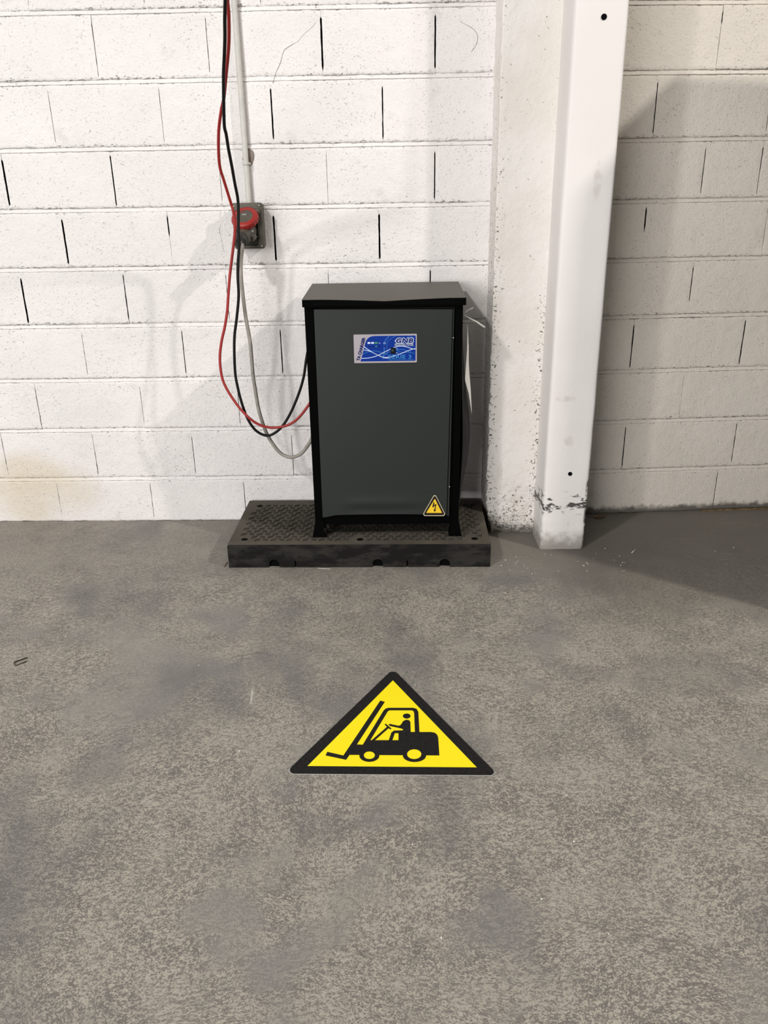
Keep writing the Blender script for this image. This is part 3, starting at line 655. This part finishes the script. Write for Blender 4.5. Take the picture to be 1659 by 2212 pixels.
# door: gently bowed sheet, lower edge bent
def door():
    nx, nzv = 36, 60; vs = []; fs = []
    for j in range(nzv + 1):
        q = j / nzv
        for i in range(nx + 1):
            p = i / nx
            zb = .0795 + .0085 * sm(0, .12, p) + .003 * math.sin(math.pi * min(1, p * 1.05)) - .001 * p
            xa = -.2405 + .0035 * q; xb = .2235 + .0105 * q
            x = xa + (xb - xa) * p; z = zb + (.8435 - .006 * p - zb) * q
            cr_ = math.exp(-((z - .112) / .012) ** 2) * sm(.14, .3, p) * sm(.92, .62, p)
            y = -.004 - .006 * sm(.05, 0, q) * math.sin(math.pi * p) * 0 + .0035 * cr_ - .004 * math.exp(-((z - .135) / .02) ** 2) * sm(.1, .35, p) * sm(.98, .6, p)
            y -= .004 * math.sin(math.pi * p) * math.sin(math.pi * q)
            vs.append((x, y, z))
    n0 = nx + 1; N = len(vs)
    for j in range(nzv):
        for i in range(nx): fs.append((j * n0 + i, j * n0 + i + 1, (j + 1) * n0 + i + 1, (j + 1) * n0 + i))
    back = [(v[0], .003, v[2]) for v in vs]
    rim = [i for i in range(n0)] + [j * n0 + nx for j in range(1, nzv + 1)] + [nzv * n0 + i for i in range(nx - 1, -1, -1)] + [j * n0 for j in range(nzv - 1, 0, -1)]
    for k in range(len(rim)):
        a, b_ = rim[k], rim[(k + 1) % len(rim)]; fs.append((a, N + a, N + b_, b_))
    o = mesh('door', vs + back, fs, CHGREY, ch, True); o.data.set_sharp_from_angle(angle=.7); return o
dr = door()
# folded flange beside the door with its two screws
b = bmesh.new(); t = bmesh.new()
A = [t.verts.new(p) for p in ((.2262, .003, .078), (.2335, .003, .078), (.2405, .003, .838), (.2365, .003, .838))]; B = [t.verts.new((v.co.x, .012, v.co.z)) for v in A]
t.faces.new(A); t.faces.new(B[::-1])
for k in range(4): t.faces.new((A[k], B[k], B[(k + 1) % 4], A[(k + 1) % 4]))
join(b, t); frombm('door_flange', b, CHGREY, ch)
for sx, sz in ((.2385, .741), (.2335, .195)):
    frombm('screw', lathe([(0, .0035), (.0020, .003), (.0030, .0010), (.0030, 0)], 14, axis((sx, .003, sz), (0, -1, 0))), STEEL, ch, True, label='small bright steel screw')
# bulged right-hand side sheet
def side():
    vs = []; fs = []; n1, n2 = 30, 10
    for j in range(n1 + 1):
        z = .03 + .83 * j / n1
        bul = .271 + .038 * math.exp(-((z - .33) / .20) ** 2) + .014 * sm(.05, .5, z) * sm(.9, .6, z)
        for i in range(n2 + 1):
            y = .03 + .31 * i / n2; w_ = math.sin(math.pi * min(1, (i / n2) * 1.0 + .02)) ** .5 if i < n2 else 0
            vs.append((.268 + (bul - .268) * max(0, w_), y, z))
    n0 = n2 + 1
    for j in range(n1):
        for i in range(n2): fs.append((j * n0 + i, j * n0 + i + 1, (j + 1) * n0 + i + 1, (j + 1) * n0 + i))
    N = len(vs); vs2 = [(v[0] - .0015, v[1], v[2]) for v in vs]
    mesh('side_panel', vs + vs2, fs + [tuple(k + N for k in q[::-1]) for q in fs], BLACKB, ch, True, label='dark side sheet bulging outwards')
side()
b = lathe([(.013, 0), (.013, .012), (.009, .016), (.007, .016)], 16, axis((X0 + .013, .16, .785), (-1, 0, 0))); frombm('cable_gland', b, BLACKB, ch)
b = lathe([(.013, 0), (.013, .012), (.009, .016), (.007, .016)], 16, axis((X0 + .013, .16, .515), (-1, 0, 0))); frombm('cable_gland', b, BLACKB, ch)
b = lathe([(.013, 0), (.013, .012), (.009, .016), (.007, .016)], 16, axis((X0 + .013, .16, .382), (-1, 0, 0))); frombm('cable_gland', b, BLACKB, ch)

# control panel label (own coordinates measured on the print, mapped to the door front)
def pp(zx, zy, d): return (-.104 + (zx - 207) / 1203 * .217, -.0085 - d, .758 - (zy - 195) / 555 * .098)
rr_ = lambda x0, y0, x1, y1, r_=10: [(x0 + r_, y0), (x1 - r_, y0), (x1, y0 + r_), (x1, y1 - r_), (x1 - r_, y1), (x0 + r_, y1), (x0, y1 - r_), (x0, y0 + r_)]
pan = frombm('control_panel', prism(rr_(205, 195, 1410, 750), pp, -.003, .0008), LABGREY, ch, label='blue and silver printed control label with white waves')
frombm('blue_field', prism([(325, 712), (335, 690), (430, 345), (445, 312), (475, 270), (515, 243), (560, 230), (610, 225), (1372, 225), (1388, 240), (1384, 705), (1368, 718), (335, 718)], pp, .0007, .0011), BLUE, pan)
b = bmesh.new()
for w_, pts in ((11, [(395, 425), (520, 515), (680, 605), (760, 640), (865, 642), (960, 620), (1100, 575), (1250, 515), (1380, 475)]), (11, [(340, 657), (480, 650), (600, 625), (700, 585), (850, 510), (960, 458), (1080, 428), (1200, 440), (1300, 475), (1378, 492)]),
                (9, [(385, 495), (480, 510), (580, 550), (700, 620), (800, 655), (880, 657)])): ribbon(pts, w_, pp, .0010, .0013, b)
frombm('wave', b, LWHITE, pan, label='white wave lines')
b = bmesh.new()
for w_, pts in ((7, [(360, 585), (450, 540), (560, 515), (660, 525), (760, 555), (850, 590)]), (8, [(1000, 500), (1100, 490), (1180, 505), (1280, 545), (1372, 575)]), (7, [(392, 460), (500, 520), (640, 590), (760, 625)]), (6, [(750, 620), (830, 560), (900, 530)]), (6, [(1010, 500), (1110, 545), (1200, 552), (1300, 555), (1370, 572)])): ribbon(pts, w_, pp, .0010, .0012, b)
frombm('wave', b, BLUEL, pan, label='pale blue wave lines')
MIDBLUE = plain('label_mid_blue', (.010, .085, .36), .4, .4)
for w_, pts in ((26, [(760, 680), (780, 560), (790, 430), (800, 330), (880, 235)]), (12, [(850, 560), (835, 450), (860, 330), (1000, 230)]), (9, [(1230, 230), (1290, 240), (1330, 262)])):
    frombm('swirl', ribbon(pts, w_, pp, .00102, .00112), MIDBLUE, pan)
def text(txt, fn, mat, parent, bold=0, shear=0, d0=.0013, d1=.0016, space=1.0):
    vs, fs = textmesh(txt, bold, shear, space)
    return mesh('lettering', [fn(x, y, d1) for x, y in vs], fs, mat, parent)
def tf(x0, x1, yb, yt): return lambda x, y, d: pp(x0 + (x1 - x0) * x, yb + (yt - yb) * y, d)
text('GNB', tf(1000, 1352, 377, 262), LWHITE, pan, .085, .2, d1=.0014, space=1.18)
text('GNB', tf(1012, 1340, 368, 272), BLUED, pan, .040, .2, d1=.0017, space=1.18)
frombm('arrow_mark', prism([(985, 325), (1050, 275), (1045, 305), (1022, 326), (1045, 345), (1050, 372)], pp, .0011, .00145), LWHITE, pan)
text('INDUSTRIAL POWER', tf(988, 1345, 427, 376), LWHITE, pan, .06, .1, d1=.0014)
text('INDUSTRIAL POWER', tf(992, 1340, 422, 381), BLUED, pan, .0, .1, d1=.0017)
text('SERIE 3', tf(862, 1302, 674, 594), BLUEL, pan, .012, 0, d1=.0016, space=1.05)
text('THREE POWER BATTERY CHARGERS', tf(860, 1350, 708, 686), BLUEL, pan, 0, .15)
text('ON', tf(1014, 1042, 480, 466), LWHITE, pan, .01); text('OFF', tf(1008, 1050, 566, 551), LWHITE, pan, .01)
def slant(x, y, d):   # runs up the silver margin
    return pp(308 + 127 * x - 62 * y, 708 - 452 * x - 12 * y, d)
text('TA CHARGER', slant, BLUED, pan, .05, 0, d1=.0014)
for (a, b_, c_, d_), mm in zip(((470, 522, 342, 374), (539, 592, 342, 374), (607, 660, 342, 374)), (LWHITE, LWHITE, LGREEN)):
    frombm('indicator_label', prism([(a, c_), (b_, c_), (b_, d_), (a, d_)], pp, .001, .0014), mm, pan)
text('BC', tf(684, 716, 371, 356), LWHITE, pan, .01); text('ERR', tf(768, 822, 371, 356), LWHITE, pan, .01)
for x in (497, 565, 632, 700, 795):
    frombm('indicator_light', prism([(x + 15 * math.cos(k * math.pi / 6), 425 + 15 * math.sin(k * math.pi / 6)) for k in range(12)], pp, .001, .002), LGREEN if x == 632 else BLUED, pan)
sw = frombm('switch', prism(rr_(910, 455, 998, 568, 8), pp, .001, .005), BLACKB, pan)
frombm('switch_window', prism(rr_(925, 485, 965, 528, 5), pp, .0048, .0054), plain('switch_green', (.02, .05, .035), .3, .5), pan)

# warning sticker on the door
def wp(zx, zy, d): return (.138 + (zx - 248) / 742 * .0785, -.0063 - d, .1625 - (zy - 335) / 620 * .0735 + (zx - 248) / 742 * .0035)
def rtri(A, B, C, r_, n=6):
    out = []; P = [Vector((*p, 0)) for p in (A, B, C)]
    for i in range(3):
        p = P[i]; a = (P[i - 1] - p).normalized(); c = (P[(i + 1) % 3] - p).normalized(); half = a.angle(c) / 2
        bis = (a + c).normalized(); ce = p + bis * (r_ / math.sin(half)); s0 = p + a * (r_ / math.tan(half)) - ce; s1 = p + c * (r_ / math.tan(half)) - ce
        for k in range(n + 1):
            v = s0.lerp(s1, k / n).normalized() * r_; out.append((ce.x + v.x, ce.y + v.y))
    return out
st = frombm('warning_sticker', prism(rtri((640, 262), (195, 1000), (1045, 1045), 62), wp, -.005, .0006), STCREAM, ch, label='yellow triangular high voltage sticker')
frombm('border', prism(rtri((640, 300), (228, 978), (1012, 1018), 50), wp, .0005, .0009), STBLK, st)
frombm('yellow_field', prism([(640, 440), (340, 903), (900, 932)], wp, .0008, .0011), STYEL, st)
frombm('lightning_bolt', prism([(590, 545), (627, 550), (617, 655), (700, 600), (662, 800), (686, 818), (630, 888), (596, 800), (630, 800), (653, 672), (550, 742)], wp, .001, .0013), STBLK, st)

# paper hanging on the bulged side and the loose cable tie
def wloc(p):
    v = Matrix.Rotation(-.02, 3, 'Z') @ Vector(p); return v + Vector((.01, 2.775, PH))
def paper():
    L = [(.283, .775), (.2855, .74), (.290, .69), (.293, .63), (.298, .58), (.302, .53), (.3045, .48), (.305, .455)]
    wd = [.001, .006, .016, .030, .046, .022, .008, .001]
    vs = []; fs = []
    for (x, z), w_ in zip(L, wd):
        for k in range(4): vs.append(wloc((x + .0065 - (.020 * w_ / .046) * (1 - k / 3) * (1 if k < 3 else 0) + .0035, .075 + w_ * k / 3 * 1.2, z + .004 * k * (w_ / .046))))
    for j in range(len(L) - 1):
        for k in range(3): fs.append((j * 4 + k, j * 4 + k + 1, j * 4 + 5 + k, j * 4 + 4 + k))
    N = len(vs); vs2 = [(v[0] + .0006, v[1] + .0004, v[2]) for v in vs]
    o = mesh('paper_sheet', vs + vs2, fs + [tuple(q + N for q in f_[::-1]) for f_ in fs], PAPER, None, True)
    tag(o, 'curled white paper sheet hanging on the right side of the charger', 'paper')
paper()
b = tubebm([wloc(p) for p in ((.277, .10, .806), (.300, .098, .795), (.328, .097, .781), (.356, .096, .762))], lambda t: .0022 + .0014 * t, 6)
tubebm([wloc(p) for p in ((.277, .10, .806), (.290, .102, .818), (.303, .104, .825), (.314, .106, .829))], .0018, 6, b)
tag(frombm('cable_tie', b, CLEAR, None, True), 'milky plastic cable tie with two loose tails at the charger lid, right side', 'cable tie')

# ------------------------------------------------------------------ wall socket, plug, pipe, cables
YW = 3.192
so = thing('wall_socket', (-.480, YW, 1.118), 'grey industrial wall socket box at the bottom end of the conduit', 'socket', aL)
box('back_box', -.050, .050, -.060, .004, .004, .156, SOCK, so, .006, 2)
box('cover_plate', -.056, .056, -.076, -.058, .0, .160, SOCK, so, .007, 2)
b = bmesh.new(); bxbm(b, -.046, .034, -.0785, -.074, .012, .135, .004); frombm('cover_recess', b, SOCKD, so, label='dark recess in the cover')
b = bmesh.new()
for x in (.026, .036): bxbm(b, x, x + .004, -.083, -.074, .034, .128, .001)
frombm('cover_rib', b, SOCKD, so)
for sx, sz in ((-.047, .148), (.045, .150), (.045, .010), (.031, .043)):
    frombm('screw', lathe([(0, .003), (.0026, .0024), (.0036, 0), (.0036, -.002)], 14, axis((sx, -.0765, sz), (0, -1, 0))), STEEL, so, True, label='small bright steel screw')
frombm('hinge_boss', lathe([(.010, 0), (.010, .012), (.007, .015), (0, .015)], 18, axis((.038, -.074, .128), (0, -1, .2))), SOCK, so, True)
frombm('socket_barrel', lathe([(.034, 0), (.034, .03), (.030, .03)], 28, axis((-.010, -.072, .092), (0, -1, .15))), RED, so, True, label='red socket barrel')
# plug: red locking collar, face disc, tapering grey body, black gland
pg = thing('plug', (-.497, 3.075, 1.15), 'red and grey round industrial plug pushed into the wall socket', 'plug')
def loc_(M, o): return Matrix.Translation(-Vector(o.location)) @ M
dn = Vector((-.10, -.66, .74)).normalized(); dc = Vector((-.4865, 3.082, 1.231))
Md = loc_(axis(dc, dn), pg)
b = lathe([(.030, .0015), (.031, .004), (.044, .0035), (.0475, .001), (.0485, -.003), (.0485, -.015), (.046, -.018), (.020, -.020)], 40, Md)
for k in range(20):
    a = 2 * math.pi * k / 20; bxbm(b, -.003, .003, -.0015, .0015, -.015, -.003, .0005, 1, Md @ Matrix.Rotation(a, 4, 'Z') @ Matrix.Translation((0, .0487, 0)))
o = frombm('locking_collar', b, RED, pg, True, label='red locking collar'); o.data.set_sharp_from_angle(angle=.6)
frombm('face_disc', lathe([(0, .0035), (.0305, .003), (.0315, -.001)], 36, Md), SOCK, pg, False)
b = bmesh.new()
bxbm(b, -.010, .006, .005, .009, .0034, .0040, 0, 1, Md); bxbm(b, -.010, .006, .0105, .0115, .0034, .0040, 0, 1, Md)
frombm('rating_mark', b, plain('pale_print', (.30, .29, .27), .6, .3), pg)
gc = Vector((-.499, 3.018, 1.153)); gd = Vector((-.06, -.80, -.60)).normalized()
tail = Vector((-.485, 3.104, 1.176))
ax = (gc - tail).normalized()
o = frombm('plug_body', lathe([(.033, -.016), (.033, .004), (.030, .022), (.026, .050), (.024, .066)], 30, loc_(axis(tail, ax), pg)), SOCK, pg, True); o.data.set_sharp_from_angle(angle=.6)
b = lathe([(.024, -.020), (.0275, -.018), (.0275, -.010), (.0255, -.008), (.0255, -.004), (.0255, .006), (.022, .010), (.010, .011), (.009, .006), (0, .006)], 30, loc_(axis(gc, ax), pg))
o = frombm('cable_gland', b, SOCKD, pg, True, label='black screwed gland'); o.data.set_sharp_from_angle(angle=.6)
b = bmesh.new(); bxbm(b, .024, .036, -.016, .006, 0, .03, .003, 1, loc_(axis(tail + Vector((0, -.01, -.006)), ax), pg)); frombm('latch', b, SOCK, pg)
for dx, dz in ((-.006, .012), (.010, .0)):
    pass
frombm('screw', lathe([(0, .003), (.003, .002), (.0034, 0)], 12, loc_(axis((-.4565, 3.045, 1.183), (.5, -.8, -.1)), pg)), STEEL, pg, True, label='small bright steel screw')

cd = thing('conduit', (-.4815, 3.177, 1.276), 'pale grey plastic conduit pipe running up the wall from the socket', 'pipe')
b = lathe([(.0100, 0), (.0100, 1.24)], 20); frombm('pipe', b, PIPE, cd, True)
b = bmesh.new(); n = 16
arc = [(math.cos(math.pi + math.pi * k / n) * .0125, math.sin(math.pi + math.pi * k / n) * .0125) for k in range(n + 1)]
ou = [(.0215, .012), (.0215, .0095)] ; poly = [(-.0165, .012), (-.0145, .0)] + [(x * 1.12, y * 1.12) for x, y in arc] + [(.0145, .0), (.0165, .012)] + [(.0118, .012)] + [(x * .86, y * .86) for x, y in arc[::-1]] + [(-.0118, .012)]
prism(poly, lambda x, y, d: (x, y, d), .131, .139, b); frombm('pipe_clip', b, PIPE, cd)

def cable(name, key, rad, mat, label):
    while D[key][-2][0] > -.271: D[key].pop()
    k_ = (-.270 - D[key][-2][0]) / (D[key][-1][0] - D[key][-2][0]); D[key][-1] = [D[key][-2][i] + (D[key][-1][i] - D[key][-2][i]) * k_ for i in range(3)]
    b = tubebm(catmull(D[key], 5), rad, 12); o = frombm(name, b, mat, None, True); tag(o, label, 'cable'); return o
cable('red_cable', 'red', .0050, REDC, 'red cable dropping from above and looping into the left side of the charger')
bc = cable('black_cable', 'black', .0051, BLKC, 'black cable hanging beside the red one and looping into the charger')
cable('grey_cable', 'grey', .0068, GRYC, 'thicker grey cable hanging from the plug and looping lowest into the charger')
# ------------------------------------------------------------------ floor sign
sg_ = thing('floor_sign', (0, 1.78, 0), 'yellow and black triangular forklift warning sign stuck flat on the concrete floor', 'sign')
S = D['sign']; fp = lambda x, y, d: (x, y, d)
cxs = sum(p[0] for p in S['outer']) / len(S['outer']); cys = sum(p[1] for p in S['outer']) / len(S['outer'])
def grow(poly, g):
    out = []
    for x, y in poly:
        l = math.hypot(x - cxs, y - cys); out.append((x + (x - cxs) / l * g, y + (y - cys) / l * g))
    return out
frombm('backing', prism(grow(S['outer'], .0008), fp, 0.0002, .0008), WHV, sg_, label='thin white vinyl edge')
frombm('border', prism(S['outer'], fp, .0007, .0014), BLKV, sg_)
frombm('yellow_field', prism(S['yellow'], fp, .0013, .0018), YELLOW, sg_)
fk = bmesh.new()
for k in ('body', 'cage', 'column', 'tyre_a', 'tyre_b'): prism(S[k], fp, .0017, .0022 + .00002 * len(k), fk)
fo_ = frombm('forklift_pictogram', fk, BLKV, sg_, label='black forklift silhouette')
b = bmesh.new()
for k in ('driver', 'wheel', 'head'): prism(S[k], fp, .0017, .00235 + .00001 * len(k), b)
frombm('driver_figure', b, BLKV, fo_)
for k in ('hub_a', 'hub_b'): frombm('wheel_hub', prism(S[k], fp, .0018, .0026), YELLOW, fo_)

# ------------------------------------------------------------------ litter on the floor
def wire(name, pts, rad, mat, label, cat):
    o = frombm(name, tubebm(pts, rad, 6), mat, None, True); return tag(o, label, cat)
wire('staple', [(-1.098, 2.108, .0022), (-1.129, 2.083, .0022), (-1.1285, 2.0815, .0022), (-1.117, 2.064, .0022), (-1.1158, 2.0642, .0022), (-1.092, 2.0868, .0022)], .0019, DKSTEEL, 'dark wire staple lying on the floor at the left edge', 'staple')
wire('straw', [(-.252, 2.700, .002), (-.225, 2.692, .003), (-.203, 2.690, .002)], .0011, CLEAR, 'pale straw sliver on the floor against the platform front', 'straw')
wire('twig', [(-.607, 2.722, .002), (-.6045, 2.745, .004), (-.603, 2.768, .002)], .0014, LEAF, 'thin dark twig on the floor by the left corner of the platform', 'twig')
wire('splinter', [(.952, 2.790, .002), (.965, 2.805, .003), (.978, 2.822, .002)], .0018, CLEAR, 'pale splinter on the floor right of the white column', 'splinter')
lf = frombm('dry_leaf', prism([(.895, 3.152), (.905, 3.140), (.925, 3.137), (.94, 3.147), (.946, 3.160), (.925, 3.158), (.910, 3.163)], lambda x, y, d: (x, y, d + .006 * nz(x * 60, y * 60, 1) + .004), 0, .002), LEAF)
tag(lf, 'small brown dry leaf on the floor at the foot of the right wall', 'leaf')
rc = random.Random(3)
def crumb(x, y, z, s):
    b = bmesh.new(); bmesh.ops.create_icosphere(b, subdivisions=1, radius=1)
    for v in b.verts: v.co = Vector((x + v.co.x * s * rc.uniform(.6, 1.3), y + v.co.y * s * rc.uniform(.6, 1.3), z + max(-.4, v.co.z) * s * .7 + s * .28))
    return b
bb = bmesh.new()
for k in range(70):
    x = rc.choice([rc.uniform(.40, .95), rc.uniform(-1.5, 1.4)]); y = rc.uniform(2.62, 2.85) if x > .42 else rc.uniform(1.0, 2.65)
    if .6 < x < .8 and y > 2.82: continue
    join(bb, crumb(x, y, 0, rc.uniform(.0009, .0024)))
o = frombm('paint_crumbs', bb, PAPER); tag(o, 'scattered tiny white paint crumbs on the concrete floor', 'crumbs', kind='stuff')

# ------------------------------------------------------------------ beyond the right edge of the frame: unseen box added to shade the right wall
lk_ = thing('shade_blocker', (1.66, 2.03, 0), 'unseen tall grey box added right of the column to shade the wall', 'blocker')
box('blocker_body', 0, .9, 0, .56, .05, 2.235, BLOCKER, lk_, .004)
box('plinth', .02, .88, .02, .54, 0, .05, BLACKB, lk_)
for k in range(2):  # invented door fronts on the added blocker
    d_ = box('door', .012 + .44 * k, .446 + .44 * k, -.016, -.001, .08, 2.17, BLOCKER, lk_, .003)
    box('handle', .40 + .07 * k, .415 + .07 * k, -.036, -.015, 1.0, 1.14, DKSTEEL, d_, .003)
